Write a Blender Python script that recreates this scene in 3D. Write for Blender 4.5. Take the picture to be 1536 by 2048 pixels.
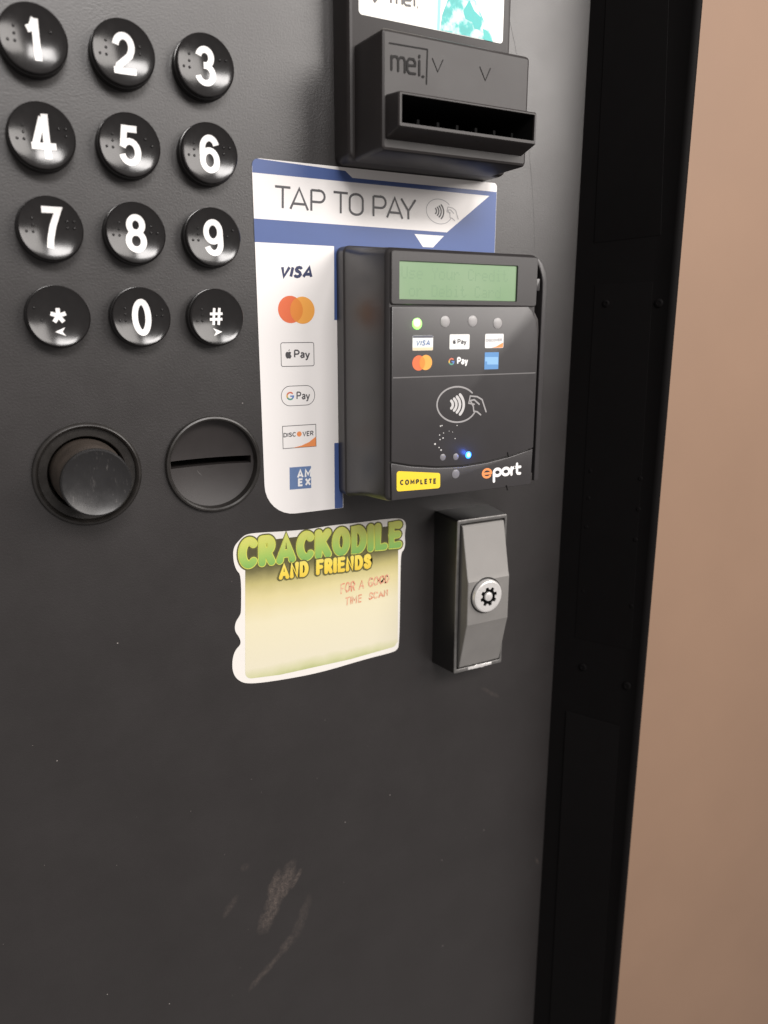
import bpy, bmesh, math, random
from mathutils import Vector, Matrix
random.seed(7)
for o in list(bpy.data.objects): bpy.data.objects.remove(o)
scene = bpy.context.scene
COL = scene.collection

# ------------------------------------------------------------------ camera
SC = 0.0012                       # metres per drawing unit (key pitch 27 units = 32 mm)
Z0 = 1.40                         # height of the first key above the floor
CAMP = Vector((-35.07, -293.75, -85.08))
YAW, PITCH, ROLL, FPX = 0.502536, -0.235119, 0.00202193, 1575.38
_cy, _sy, _cp, _sp = math.cos(YAW), math.sin(YAW), math.cos(PITCH), math.sin(PITCH)
FW = Vector((_sy*_cp, _cy*_cp, _sp)); _r = Vector((_cy, -_sy, 0)); _u = _r.cross(FW)
RT = _r*math.cos(ROLL) + _u*math.sin(ROLL); UP = -_r*math.sin(ROLL) + _u*math.cos(ROLL)
def W(v): return Vector((v[0]*SC, v[1]*SC, v[2]*SC + Z0))
cam = bpy.data.cameras.new('camera'); camo = bpy.data.objects.new('camera', cam); COL.objects.link(camo)
M = Matrix((RT, UP, -FW)).transposed().to_4x4(); M.translation = W(CAMP); camo.matrix_world = M
cam.sensor_fit = 'HORIZONTAL'; cam.sensor_width = 36.0; cam.lens = 36.0*FPX/1536.0
cam.clip_start = 0.01; cam.clip_end = 50
cam.dof.use_dof = True; cam.dof.focus_distance = 0.375; cam.dof.aperture_fstop = 11.0
scene.camera = camo
scene.render.resolution_x, scene.render.resolution_y = 768, 1024

# ------------------------------------------------------------------ light: ceiling panel in front, added soft light at right
scene.view_settings.view_transform = 'Standard'; scene.view_settings.look = 'None'
scene.view_settings.gamma = 1.0; scene.view_settings.exposure = 0.0
scene.view_settings.use_curve_mapping = False
world = bpy.data.worlds.new('World'); scene.world = world; world.use_nodes = True
bg = world.node_tree.nodes['Background']; bg.inputs[0].default_value = (1.0, 0.935, 0.905, 1); bg.inputs[1].default_value = 0.30
def area(name, loc, target, sx, sy, power, col):
    l = bpy.data.lights.new(name, 'AREA'); l.shape = 'RECTANGLE'; l.size = sx; l.size_y = sy; l.energy = power; l.color = col
    o = bpy.data.objects.new(name, l); COL.objects.link(o); o.location = loc
    o.rotation_euler = (Vector(target) - Vector(loc)).to_track_quat('-Z', 'Y').to_euler()
area('area_light_right', (1.42, -1.62, 2.15), (0.15, 0, 1.3), 1.5, 1.1, 47, (1.0, 0.945, 0.90))  # unseen broad light at the right, placed for the sheen on the panel
area('ceiling_light_front', (0.0, -2.3, 2.75), (0.1, -0.6, 1.1), 1.2, 0.6, 62, (1.0, 0.96, 0.935))

# ------------------------------------------------------------------ pixel -> place
def ray(u, v): return FW + RT*((u-768)/FPX) - UP*((v-1024)/FPX)
def q(u, v, d=0.0):               # photo pixel -> point on the plane d units in front of the panel
    k = ray(u, v); t = (-d - CAMP.y)/k.y; p = CAMP + k*t
    return (p.x, p.z)
def qs(pts, d=0.0): return [q(u, v, d) for u, v in pts]
SLX, SLK = 228.6, 0.60           # inner face of the side frame: X = SLX + SLK*s at s units in front of the panel
def sl(u, v, off=0.0):
    k = ray(u, v); t = (SLX - off - SLK*CAMP.y - CAMP.x)/(k.x + SLK*k.y)
    return CAMP + k*t

# ------------------------------------------------------------------ mesh helpers
ORG = {}
def finish(name, bm, mat, parent=None, org=None, smooth=30, label=None, cat=None, group=None, kind=None):
    if org is None: org = ORG[parent.name] if parent else Vector((0, 0, 0))
    org = Vector(org)
    for v in bm.verts: v.co = (v.co - org)*SC
    bm.normal_update()
    me = bpy.data.meshes.new(name); bm.to_mesh(me); bm.free()
    if mat: me.materials.append(mat)
    if smooth:
        me.polygons.foreach_set('use_smooth', [True]*len(me.polygons))
        me.set_sharp_from_angle(angle=math.radians(smooth))
    return link(name, me, parent, org, label, cat, group, kind)
def link(name, data, parent=None, org=(0, 0, 0), label=None, cat=None, group=None, kind=None):
    o = bpy.data.objects.new(name, data); COL.objects.link(o); org = Vector(org); ORG[o.name] = org
    if parent: o.parent = parent; o.location = (org - ORG[parent.name])*SC
    else: o.location = W(org)
    if label: o['label'] = label
    if cat: o['category'] = cat
    if group: o['group'] = group
    if kind: o['kind'] = kind
    return o
def thing(name, org, label, cat, group=None): return link(name, None, None, org, label, cat, group)

def rounded(pts, r, n=5):         # round the corners of a polygon; r one number or a list
    out = []; N = len(pts)
    rs = r if isinstance(r, (list, tuple)) else [r]*N
    for i in range(N):
        p0, p1, p2 = Vector(pts[i-1]), Vector(pts[i]), Vector(pts[(i+1) % N]); rr = rs[i]
        a, b = p0-p1, p2-p1
        if rr <= 0: out.append(tuple(p1)); continue
        la, lb = a.length, b.length; a.normalize(); b.normalize()
        ang = a.angle(b); t = min(rr/math.tan(ang/2), la*.48, lb*.48); rr = t*math.tan(ang/2)
        c = p1 + (a+b).normalized()*(rr/math.sin(ang/2)); s = p1+a*t-c; e = p1+b*t-c
        a0 = math.atan2(s.y, s.x); da = (math.atan2(e.y, e.x)-a0+math.pi) % (2*math.pi)-math.pi
        for k in range(n+1):
            th = a0+da*k/n; out.append((c.x+rr*math.cos(th), c.y+rr*math.sin(th)))
    return out
def rect(x0, z0, x1, z1): return [(x0, z0), (x1, z0), (x1, z1), (x0, z1)]
def loft(rings, cap0=True, cap1=True, bm=None):      # rings: [(poly xz, depth)], same vertex count
    bm = bm or bmesh.new(); R = []
    for poly, d in rings:
        R.append([bm.verts.new((x, -(d if not callable(d) else d(x, z)), z)) for x, z in poly])
    n = len(R[0])
    for a, b in zip(R, R[1:]):
        for i in range(n): bm.faces.new((a[i], a[(i+1) % n], b[(i+1) % n], b[i]))
    if cap0: bm.faces.new(R[0][::-1])
    if cap1: bm.faces.new(R[-1])
    bmesh.ops.recalc_face_normals(bm, faces=bm.faces)
    return bm
def inset(poly, d):
    N = len(poly); A = sum(poly[i-1][0]*poly[i][1]-poly[i][0]*poly[i-1][1] for i in range(N)); s = 1 if A > 0 else -1
    out = []
    for i in range(N):
        p0, p1, p2 = Vector(poly[i-1]), Vector(poly[i]), Vector(poly[(i+1) % N])
        e1 = (p1-p0); e2 = (p2-p1)
        if e1.length < 1e-6: e1 = e2
        if e2.length < 1e-6: e2 = e1
        e1.normalize(); e2.normalize()
        n1 = Vector((-e1.y, e1.x))*s; n2 = Vector((-e2.y, e2.x))*s; m = n1+n2
        m = m.normalized() if m.length > 1e-6 else n1
        k = d/max(.35, m.dot(n1)); out.append((p1.x+m.x*k, p1.y+m.y*k))
    return out
def slab(poly, d0, d1, bev=0.4, bm=None):            # extruded polygon with a rounded front edge
    rings = [(poly, d0), (poly, d1-bev)]
    for k in (1, 2, 3):
        a = math.pi/2*k/3; rings.append((inset(poly, bev*(1-math.cos(a))), d1-bev+bev*math.sin(a)))
    return loft(rings, bm=bm)
def flat(poly, d, th=0.0, bm=None):                  # printed shape / thin sheet
    if th: return loft([(poly, d), (poly, d+th)], bm=bm)
    bm = bm or bmesh.new(); vs = [bm.verts.new((x, -d, z)) for x, z in poly]; f = bm.faces.new(vs); f.normal_update()
    if f.normal.y > 0: f.normal_flip()
    return bm
def ringface(outer, inner, d, bm=None):              # flat frame between two same-count polygons
    bm = bm or bmesh.new(); A = [bm.verts.new((x, -d, z)) for x, z in outer]; B = [bm.verts.new((x, -d, z)) for x, z in inner]
    for i in range(len(A)): bm.faces.new((A[i], A[(i+1) % len(A)], B[(i+1) % len(A)], B[i]))
    bmesh.ops.recalc_face_normals(bm, faces=bm.faces); return bm
def circ(cx, cz, r, n=32, rz=None, a0=0): 
    rz = rz or r; return [(cx+r*math.cos(a0+2*math.pi*k/n), cz+rz*math.sin(a0+2*math.pi*k/n)) for k in range(n)]
def lathe(prof, cx, cz, n=64, bm=None, closed=True): # prof: [(r, depth)] outside -> centre
    bm = bm or bmesh.new(); R = []
    for r, d in prof:
        R.append([bm.verts.new((cx, -d, cz))] if r == 0 else [bm.verts.new((cx+r*math.cos(2*math.pi*k/n), -d, cz+r*math.sin(2*math.pi*k/n))) for k in range(n)])
    for a, b in zip(R, R[1:]):
        for i in range(n):
            j = (i+1) % n
            if len(b) == 1 and len(a) == 1: continue
            if len(b) == 1: bm.faces.new((a[i], a[j], b[0]))
            elif len(a) == 1: bm.faces.new((a[0], b[j], b[i]))
            else: bm.faces.new((a[i], a[j], b[j], b[i]))
    bmesh.ops.recalc_face_normals(bm, faces=bm.faces)
    return bm
def ribbon(pts, w, d, bm, caps=True, th=0.0):        # stroke of width w along a polyline
    P = [Vector(p) for p in pts]; L = []; Rr = []; n = len(P); closed = (P[0]-P[-1]).length < 1e-6
    if closed: P = P[:-1]; n -= 1
    for i in range(n):
        a = P[i-1] if (i > 0 or closed) else P[i]; b = P[(i+1) % n] if (i < n-1 or closed) else P[i]
        t1 = (P[i]-a); t2 = (b-P[i])
        if t1.length < 1e-9: t1 = t2
        if t2.length < 1e-9: t2 = t1
        t1 = t1.normalized(); t2 = t2.normalized(); t = (t1+t2); t = t.normalized() if t.length > 1e-6 else t1
        nn = Vector((-t.y, t.x)); k = w/2/max(.85 if caps else .6, nn.dot(Vector((-t1.y, t1.x))))
        L.append(P[i]+nn*k); Rr.append(P[i]-nn*k)
    if closed:
        A = [tuple(v) for v in L]; B = [tuple(v) for v in Rr]; s = ringface(A, B, d+th, bm); return s
    poly = [tuple(v) for v in L]
    if caps:
        t = (P[-1]-P[-2]).normalized(); a0 = math.atan2(t.y, t.x)+math.pi/2
        poly += [(P[-1].x+w/2*math.cos(a0-math.pi*k/6), P[-1].y+w/2*math.sin(a0-math.pi*k/6)) for k in range(1, 6)]
    poly += [tuple(v) for v in Rr[::-1]]
    if caps:
        t = (P[0]-P[1]).normalized(); a0 = math.atan2(t.y, t.x)+math.pi/2
        poly += [(P[0].x+w/2*math.cos(a0-math.pi*k/6), P[0].y+w/2*math.sin(a0-math.pi*k/6)) for k in range(1, 6)]
    return flat(poly, d, th, bm)
def arc(cx, cz, r, a0, a1, n=14, rz=None):
    rz = rz or r; return [(cx+r*math.cos(math.radians(a0+(a1-a0)*k/n)), cz+rz*math.sin(math.radians(a0+(a1-a0)*k/n))) for k in range(n+1)]
def quadmap(Q, d):                                   # unit square -> quad given as photo pixels TL,TR,BR,BL on the plane at depth d
    TL, TR, BR, BL = [Vector(q(u, v, d)) for u, v in Q]
    return lambda s, t: tuple((BL*(1-s)+BR*s)*(1-t)+(TL*(1-s)+TR*s)*t)
def strokes(lines, Q, d, w, bm=None, box=None, caps=True, th=0.0):
    bm = bm or bmesh.new(); f = quadmap(Q, d)
    x0, z0, x1, z1 = box or (0, 0, 1, 1)
    for i, ln in enumerate(lines): ribbon([f((x-x0)/(x1-x0), (z-z0)/(z1-z0)) for x, z in ln], w, d+i*0.006, bm, caps, th)
    return bm
def islands(bm):
    seen = set(); out = []
    for v in bm.verts:
        if v in seen: continue
        st = [v]; seen.add(v); isl = []
        while st:
            a = st.pop(); isl.append(a)
            for e in a.link_edges:
                b = e.other_vert(a)
                if b not in seen: seen.add(b); st.append(b)
        out.append(isl)
    return out
def text_bm(body, bold=0.0, shear=0.0, space=1.0, res=6):   # lettering as a flat mesh in the x/z plane, in font units
    c = bpy.data.curves.new('t', 'FONT'); c.body = body; c.size = 1.0; c.offset = bold; c.shear = shear
    c.space_character = space; c.resolution_u = res; c.fill_mode = 'FRONT'
    o = bpy.data.objects.new('t', c); COL.objects.link(o)
    dg = bpy.context.evaluated_depsgraph_get(); me = bpy.data.meshes.new_from_object(o.evaluated_get(dg))
    bm = bmesh.new(); bm.from_mesh(me); bpy.data.objects.remove(o); bpy.data.curves.remove(c); bpy.data.meshes.remove(me)
    bmesh.ops.remove_doubles(bm, verts=bm.verts, dist=1e-5)
    return bm
def text(body, Q, d, bold=0.0, shear=0.0, space=1.0, ref=None, step=0.004):
    """lettering fitted to the quad Q (photo pixels TL,TR,BR,BL) at depth d. ref: bbox of another weight so that layers stay in register"""
    bm = text_bm(body, bold, shear, space)
    b = ref or (min(v.co.x for v in bm.verts), min(v.co.y for v in bm.verts), max(v.co.x for v in bm.verts), max(v.co.y for v in bm.verts))
    f = quadmap(Q, d)
    for k, isl in enumerate(islands(bm)):
        for v in isl:
            x, z = f((v.co.x-b[0])/(b[2]-b[0]), (v.co.y-b[1])/(b[3]-b[1])); v.co = (x, -d-k*step, z)
    bm.normal_update()
    for fc in bm.faces:
        if fc.normal.y > 0: fc.normal_flip()
    return bm
def join(*bms):
    a = bms[0]
    for b in bms[1:]:
        me = bpy.data.meshes.new('j'); b.to_mesh(me); a.from_mesh(me); bpy.data.meshes.remove(me); b.free()
    return a
def ell(cx, cz, rx, rz, a0=0, a1=360, n=26): return arc(cx, cz, rx, a0, a1, n, rz)
FONT = {
 'A': (.74, [[(0, 0), (.37, 1), (.74, 0)], [(.13, .28), (.61, .28)]]), 'C': (.66, [ell(.38, .5, .38, .5, 48, 312)]),
 'D': (.62, [[(0, 0), (0, 1), (.24, 1)]+ell(.24, .5, .38, .5, 80, -80, 14)+[(.24, 0), (0, 0)]]),
 'E': (.50, [[(.50, 1), (0, 1), (0, 0), (.50, 0)], [(0, .52), (.44, .52)]]), 'F': (.48, [[(.48, 1), (0, 1), (0, 0)], [(0, .5), (.40, .5)]]),
 'G': (.68, [ell(.38, .5, .38, .5, 48, 330)+[(.70, .44), (.44, .44)]]), 'I': (0, [[(0, 0), (0, 1)]]),
 'K': (.60, [[(0, 0), (0, 1)], [(.57, 1), (.04, .46)], [(.2, .6), (.60, 0)]]), 'L': (.46, [[(0, 1), (0, 0), (.46, 0)]]),
 'M': (.78, [[(0, 0), (0, 1), (.39, .32), (.78, 1), (.78, 0)]]), 'N': (.58, [[(0, 0), (0, 1), (.58, 0), (.58, 1)]]),
 'O': (.72, [ell(.36, .5, .36, .5)]), 'P': (.54, [[(0, 0), (0, 1)], [(0, 1), (.28, 1)]+ell(.28, .73, .26, .27, 80, -80, 10)+[(.28, .46), (0, .46)]]),
 'R': (.56, [[(0, 0), (0, 1)], [(0, 1), (.28, 1)]+ell(.28, .74, .26, .26, 80, -80, 10)+[(.28, .48), (0, .48)], [(.26, .48), (.56, 0)]]),
 'S': (.54, [[(.52, .8), (.44, .95), (.28, 1), (.1, .94), (.03, .76), (.1, .61), (.28, .53), (.45, .43), (.54, .25), (.45, .06), (.28, 0), (.1, .05), (.01, .2)]]),
 'T': (.6, [[(0, 1), (.6, 1)], [(.3, 1), (.3, 0)]]), 'V': (.66, [[(0, 1), (.33, 0), (.66, 1)]]), 'X': (.6, [[(0, 0), (.6, 1)], [(0, 1), (.6, 0)]]),
 'a': (.42, [[(.04, .56), (.14, .66), (.30, .66), (.41, .56), (.42, .42), (.42, 0)], [(.42, .38), (.16, .35), (.02, .18), (.14, .01), (.32, .05), (.42, .2)]]),
 'y': (.48, [[(0, .68), (.25, 0)], [(.48, .68), (.19, -.2), (.02, -.28)]]), ' ': (.3, [])}
def rawtext(body, gap):
    lines = []; x = 0
    for ch in body:
        w, st = FONT[ch]; lines += [[(a+x, b) for a, b in l] for l in st]; x += w+gap
    return lines
def stext(body, Q, d, w, gap=.3, shear=0.0, caps=False, fitw=None, step=.006, wob=0.0):   # stroke lettering fitted to a quad of photo pixels
    lines = [[(a+b*shear+random.uniform(-wob, wob), b+random.uniform(-wob, wob)) for a, b in l] for l in rawtext(body, gap)]
    xs = [a for l in lines for a, b in l]; zs = [b for l in lines for a, b in l]
    TL, TR, BR_, BL = [Vector(p) for p in qs(Q, d)]; h = ((TL-BL).length+(TR-BR_).length)/2; wd = ((TR-TL).length+(BR_-BL).length)/2
    fw_ = fitw or w; ix, iz = fw_/2/wd, fw_/2/h
    f = lambda s_, t_: tuple((BL*(1-s_)+BR_*s_)*(1-t_)+(TL*(1-s_)+TR*s_)*t_)
    bm = bmesh.new()
    for i, l in enumerate(lines):
        ribbon([f(ix+(1-2*ix)*(a-min(xs))/(max(xs)-min(xs)), iz+(1-2*iz)*(b-min(zs))/(max(zs)-min(zs))) for a, b in l], w, d+i*step, bm, caps)
    return bm
DIGIT = {'1': [[(.12, .74), (.45, .8), (.66, 1)], [(.66, 1), (.66, 0)]],
 '2': [ell(.5, .70, .5, .30, 172, -20, 16)+[(.86, .46), (.16, .16), (.02, -.03)], [(-.2, 0), (1.2, 0)]],
 '3': [ell(.48, .765, .44, .235, 168, -80, 16)+[(.40, .535)], [(.40, .535)]+ell(.48, .27, .52, .27, 84, -168, 18)],
 '4': [[(.58, .98), (.02, .27)], [(-.2, .27), (1.25, .27)], [(.72, 1.06), (.72, -.06)]],
 '5': [[(.95, 1), (.16, 1), (.06, .50)], [(.02, .45)]+ell(.48, .32, .52, .32, 140, -165, 18)],
 '6': [ell(.5, .68, .5, .32, 20, 180, 14)+[(0, .32)], ell(.5, .31, .5, .31)],
 '7': [[(0, 1), (1, 1), (.62, .58), (.42, .25), (.34, 0)]], '8': [ell(.5, .765, .43, .235), ell(.5, .27, .5, .27)],
 '9': [ell(.5, .32, .5, .32, 200, 360, 14)+[(1, .68)], ell(.5, .69, .5, .31)], '0': [ell(.5, .5, .5, .5, 0, 360, 40)]}
DOTS = {'U': '10001 10001 10001 10001 10001 10001 01110', 's': '00000 00000 01111 10000 01110 00001 11110', 'e': '00000 00000 01110 10001 11111 10000 01110', 'Y': '10001 10001 01010 00100 00100 00100 00100',
 'o': '00000 00000 01110 10001 10001 10001 01110', 'u': '00000 00000 10001 10001 10001 10011 01101', 'r': '00000 00000 10110 11001 10000 10000 10000', 'C': '01110 10001 10000 10000 10000 10001 01110',
 'd': '00001 00001 01101 10011 10001 10001 01111', 'i': '00100 00000 01100 00100 00100 00100 01110', 't': '01000 01000 11100 01000 01000 01001 00110', 'D': '11110 10001 10001 10001 10001 10001 11110',
 'b': '10000 10000 10110 11001 10001 10001 11110', 'a': '00000 00000 01110 00001 01111 10001 01111'}
def dotmatrix(body, x0, ztop, cell, d):
    bm = bmesh.new(); p_ = cell/6.0
    for k, ch in enumerate(body):
        for r_, row in enumerate(DOTS.get(ch, '').split()):
            for c_, b_ in enumerate(row):
                if b_ == '1': x = x0+k*cell+c_*p_; z = ztop-r_*p_*1.15; flat(rect(x, z-p_*1.02, x+p_*.9, z), d, 0, bm)
    return bm
def boxbm(x0, x1, d0, d1, z0, z1, bm=None): return loft([(rect(x0, z0, x1, z1), d0), (rect(x0, z0, x1, z1), d1)], bm=bm)
def boolean(o, bm, op='DIFFERENCE'):                 # cut a real opening into o
    org = ORG[o.name]
    for v in bm.verts: v.co = (v.co - org)*SC
    me = bpy.data.meshes.new('c'); bm.to_mesh(me); bm.free(); c = bpy.data.objects.new('c', me); COL.objects.link(c)
    root = o; p = o.parent; o.parent = None; lo = o.location.copy(); o.location = (0, 0, 0)
    m = o.modifiers.new('b', 'BOOLEAN'); m.operation = op; m.object = c; m.solver = 'EXACT'
    bpy.context.view_layer.update()
    dg = bpy.context.evaluated_depsgraph_get(); new = bpy.data.meshes.new_from_object(o.evaluated_get(dg))
    new.set_sharp_from_angle(angle=math.radians(35))
    for f in new.polygons:
        if abs(f.normal.y) > .9995: f.use_smooth = False
    o.modifiers.clear(); new.name = o.data.name; o.data = new; o.parent = p; o.location = lo
    bpy.data.objects.remove(c)

# ------------------------------------------------------------------ materials
def nodes(name):
    m = bpy.data.materials.new(name); m.use_nodes = True; nt = m.node_tree
    return m, nt, nt.nodes['Principled BSDF']
def N(nt, t, **k):
    n = nt.nodes.new(t)
    for a, b in k.items(): setattr(n, a, b)
    return n
def math_(nt, op, a, b=None, c=None, clamp=False):
    n = N(nt, 'ShaderNodeMath', operation=op); n.use_clamp = clamp
    for i, v in enumerate((a, b, c)):
        if v is None: continue
        if isinstance(v, (int, float)): n.inputs[i].default_value = v
        else: nt.links.new(v, n.inputs[i])
    return n.outputs[0]
def noise(nt, scale, detail=3, rough=.5, vec=None):
    n = N(nt, 'ShaderNodeTexNoise'); n.inputs['Scale'].default_value = scale; n.inputs['Detail'].default_value = detail; n.inputs['Roughness'].default_value = rough
    if vec is not None: nt.links.new(vec, n.inputs['Vector'])
    return n.outputs['Fac']
def coords(nt): return N(nt, 'ShaderNodeTexCoord').outputs['Object']
def mix(nt, fac, a, b):
    n = N(nt, 'ShaderNodeMix', data_type='RGBA'); ins = n.inputs
    for s, v in ((ins[0], fac), (ins[6], a), (ins[7], b)):
        if isinstance(v, (int, float)): s.default_value = v
        elif isinstance(v, tuple): s.default_value = (*v, 1) if len(v) == 3 else v
        else: nt.links.new(v, s)
    return n.outputs[2]
def mat(name, col, rough=.45, metal=0.0, var=.12, grain=0.0, gscale=1500, bumpd=.0001, spec=.5, coat=0.0, rvar=.1, nscale=60, emit=None, es=0.0):
    m, nt, b = nodes(name); vec = coords(nt)
    nf = noise(nt, nscale, 4, .6, vec)
    c2 = tuple(min(1, x*(1+var)) for x in col); c1 = tuple(x*(1-var) for x in col)
    nt.links.new(mix(nt, nf, c1, c2), b.inputs['Base Color'])
    nt.links.new(math_(nt, 'ADD', math_(nt, 'MULTIPLY', nf, rvar), rough-rvar/2, clamp=True), b.inputs['Roughness'])
    b.inputs['Metallic'].default_value = metal; b.inputs['Specular IOR Level'].default_value = spec; b.inputs['Coat Weight'].default_value = coat
    if grain:
        bp = N(nt, 'ShaderNodeBump'); bp.inputs['Strength'].default_value = grain; bp.inputs['Distance'].default_value = bumpd
        nt.links.new(noise(nt, gscale, 2, .5, vec), bp.inputs['Height']); nt.links.new(bp.outputs[0], b.inputs['Normal'])
    if emit: b.inputs['Emission Color'].default_value = (*emit, 1); b.inputs['Emission Strength'].default_value = es
    return m
def px(u, v, d=0):                                   # pixel -> object coords (metres, relative to world origin at org 0)
    x, z = q(u, v, d); return (x*SC, z*SC)

def panel_material():
    m, nt, b = nodes('black_textured_paint'); vec = coords(nt)
    sep = N(nt, 'ShaderNodeSeparateXYZ'); nt.links.new(vec, sep.inputs[0]); X, Z = sep.outputs[0], sep.outputs[2]
    grain = noise(nt, 1100, 3, .6, vec); mott = noise(nt, 25, 5, .65, vec)
    col = mix(nt, mott, (.0135, .0116, .0114), (.021, .0183, .0182))
    fine = noise(nt, 1500, 4, .75, vec)
    tot = None
    # dried rub marks, each with its own place, direction and size: (u0,v0,u1,v1,half width px, strength)
    for (u0, v0, u1, v1, w, s) in ((592, 1716, 519, 1872, 15, .85), (560, 1735, 535, 1815, 9, .8), (603, 1735, 582, 1780, 5, .7), (622, 1784, 585, 1890, 10, .28),
                                   (588, 1868, 560, 1910, 9, .5), (572, 1895, 494, 1985, 7, .5), (476, 1788, 445, 1840, 6, .3), (500, 1730, 480, 1738, 8, .25),
                                   (1070, 1715, 1078, 1730, 3, .5), (960, 1375, 1000, 1395, 4, .25), (182, 455, 178, 480, 2, .0), (380, 860, 700, 1030, 2, 0)):
        if not s: continue
        a = Vector(px(u0, v0)); c = Vector(px(u1, v1)); mid = (a+c)/2; dr = (c-a); hl = dr.length/2; dr.normalize(); hw = w*1.35*SC/4.5
        dx = math_(nt, 'SUBTRACT', X, mid.x); dz = math_(nt, 'SUBTRACT', Z, mid.y)
        al = math_(nt, 'ADD', math_(nt, 'MULTIPLY', dx, dr.x/hl), math_(nt, 'MULTIPLY', dz, dr.y/hl))
        ac = math_(nt, 'ADD', math_(nt, 'MULTIPLY', dx, -dr.y/hw), math_(nt, 'MULTIPLY', dz, dr.x/hw))
        wob = math_(nt, 'MULTIPLY', math_(nt, 'SUBTRACT', noise(nt, 130, 3, .6, vec), .5), 1.6); ac = math_(nt, 'ADD', ac, wob)
        r2 = math_(nt, 'ADD', math_(nt, 'POWER', math_(nt, 'ABSOLUTE', al), 3.0), math_(nt, 'MULTIPLY', ac, ac))
        g = math_(nt, 'MULTIPLY', math_(nt, 'SUBTRACT', 1.0, r2, clamp=True), s)
        tot = g if tot is None else math_(nt, 'MAXIMUM', tot, g)
    sp = math_(nt, 'MULTIPLY', math_(nt, 'MULTIPLY', math_(nt, 'SUBTRACT', fine, .34), 2.4, clamp=True), math_(nt, 'MULTIPLY', math_(nt, 'SUBTRACT', noise(nt, 420, 5, .75, vec), .32), 3.4, clamp=True))
    smear = math_(nt, 'MULTIPLY', tot, sp, clamp=True)
    col = mix(nt, smear, col, (.20, .155, .13))
    vo = N(nt, 'ShaderNodeTexVoronoi'); vo.inputs['Scale'].default_value = 75; nt.links.new(vec, vo.inputs['Vector'])
    sc = N(nt, 'ShaderNodeSeparateColor'); nt.links.new(vo.outputs['Color'], sc.inputs[0])
    keep = math_(nt, 'GREATER_THAN', sc.outputs[0], .45); rad = math_(nt, 'MULTIPLY', sc.outputs[1], .024)
    dust = math_(nt, 'MULTIPLY', keep, math_(nt, 'LESS_THAN', vo.outputs['Distance'], rad))
    col = mix(nt, math_(nt, 'MULTIPLY', dust, .55), col, (.42, .38, .36))
    v2 = N(nt, 'ShaderNodeTexVoronoi'); v2.inputs['Scale'].default_value = 190; nt.links.new(vec, v2.inputs['Vector'])
    s2 = N(nt, 'ShaderNodeSeparateColor'); nt.links.new(v2.outputs['Color'], s2.inputs[0])
    lint = math_(nt, 'MULTIPLY', math_(nt, 'GREATER_THAN', s2.outputs[0], .8), math_(nt, 'LESS_THAN', v2.outputs['Distance'], math_(nt, 'MULTIPLY', s2.outputs[1], .035)))
    col = mix(nt, math_(nt, 'MULTIPLY', lint, .3), col, (.36, .32, .30))
    nt.links.new(col, b.inputs['Base Color'])
    nt.links.new(math_(nt, 'ADD', math_(nt, 'MULTIPLY', mott, .16), .30), b.inputs['Roughness'])
    b.inputs['Specular IOR Level'].default_value = .72
    bp = N(nt, 'ShaderNodeBump'); bp.inputs['Strength'].default_value = .5; bp.inputs['Distance'].default_value = .00014
    nt.links.new(grain, bp.inputs['Height']); nt.links.new(bp.outputs[0], b.inputs['Normal'])
    return m

M_panel = panel_material()
M_side = mat('black_side_metal', (.0048, .0043, .0044), .6, grain=.1, spec=.05)
M_key = mat('glossy_black_key', (.012, .011, .011), .18, var=.2, rvar=.1, spec=.5, nscale=300)
M_white = mat('white_print', (.80, .79, .78), .4, var=.02)
M_plastic = mat('black_moulded_plastic', (.026, .0225, .022), .44, grain=.25, gscale=2200, bumpd=.00004, var=.2, spec=.4)
M_plastic2 = mat('charcoal_reader_plastic', (.024, .0215, .022), .38, grain=.2, gscale=2600, bumpd=.00004, var=.1, spec=.65)
M_face = mat('dark_grey_reader_face', (.028, .0255, .0265), .36, grain=.1, gscale=2600, bumpd=.00003, var=.06, spec=.7)
M_black = mat('unlit_black_opening', (.003, .003, .003), .7, spec=.08)  # near-black colour stands in for the shade inside openings
M_engr = mat('engraving_shade_black', (.010, .009, .009), .6, spec=.2)  # darker plastic colour stands in for the shade in engraved lines
M_worn = mat('worn_black_plastic', (.060, .047, .038), .5, var=.65, nscale=120, grain=.3)
def scratched():
    m, nt, b = nodes('scratched_black_plastic'); vec = coords(nt); mp = N(nt, 'ShaderNodeMapping'); mp.inputs['Scale'].default_value = (1.0, 1.0, .14); mp.inputs['Rotation'].default_value = (0, .12, 0)
    nt.links.new(vec, mp.inputs['Vector']); n1 = noise(nt, 1400, 3, .6, mp.outputs[0]); n2 = noise(nt, 150, 3, .6, vec)
    sc = math_(nt, 'MULTIPLY', math_(nt, 'MULTIPLY', math_(nt, 'SUBTRACT', n1, .60, clamp=True), 7.0, clamp=True), math_(nt, 'MULTIPLY', math_(nt, 'SUBTRACT', n2, .42, clamp=True), 4.0, clamp=True))
    nt.links.new(mix(nt, sc, (.014, .0135, .014), (.13, .12, .115)), b.inputs['Base Color'])
    nt.links.new(math_(nt, 'ADD', math_(nt, 'MULTIPLY', n2, .3), .2), b.inputs['Roughness'])
    bp = N(nt, 'ShaderNodeBump'); bp.inputs['Strength'].default_value = .3; bp.inputs['Distance'].default_value = .0001; nt.links.new(n1, bp.inputs['Height']); nt.links.new(bp.outputs[0], b.inputs['Normal'])
    return m
M_scr = scratched()
M_gloss = mat('polished_black_plastic', (.020, .018, .0165), .34, var=.55, nscale=170, rvar=.25, grain=.2, gscale=700)
M_sticker = mat('white_sticker_vinyl', (.80, .775, .76), .42, var=.015, nscale=30)
M_blue = mat('blue_sticker_print', (.056, .098, .265), .4, var=.08)
M_navy = mat('navy_print', (.02, .028, .085), .4)
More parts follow.
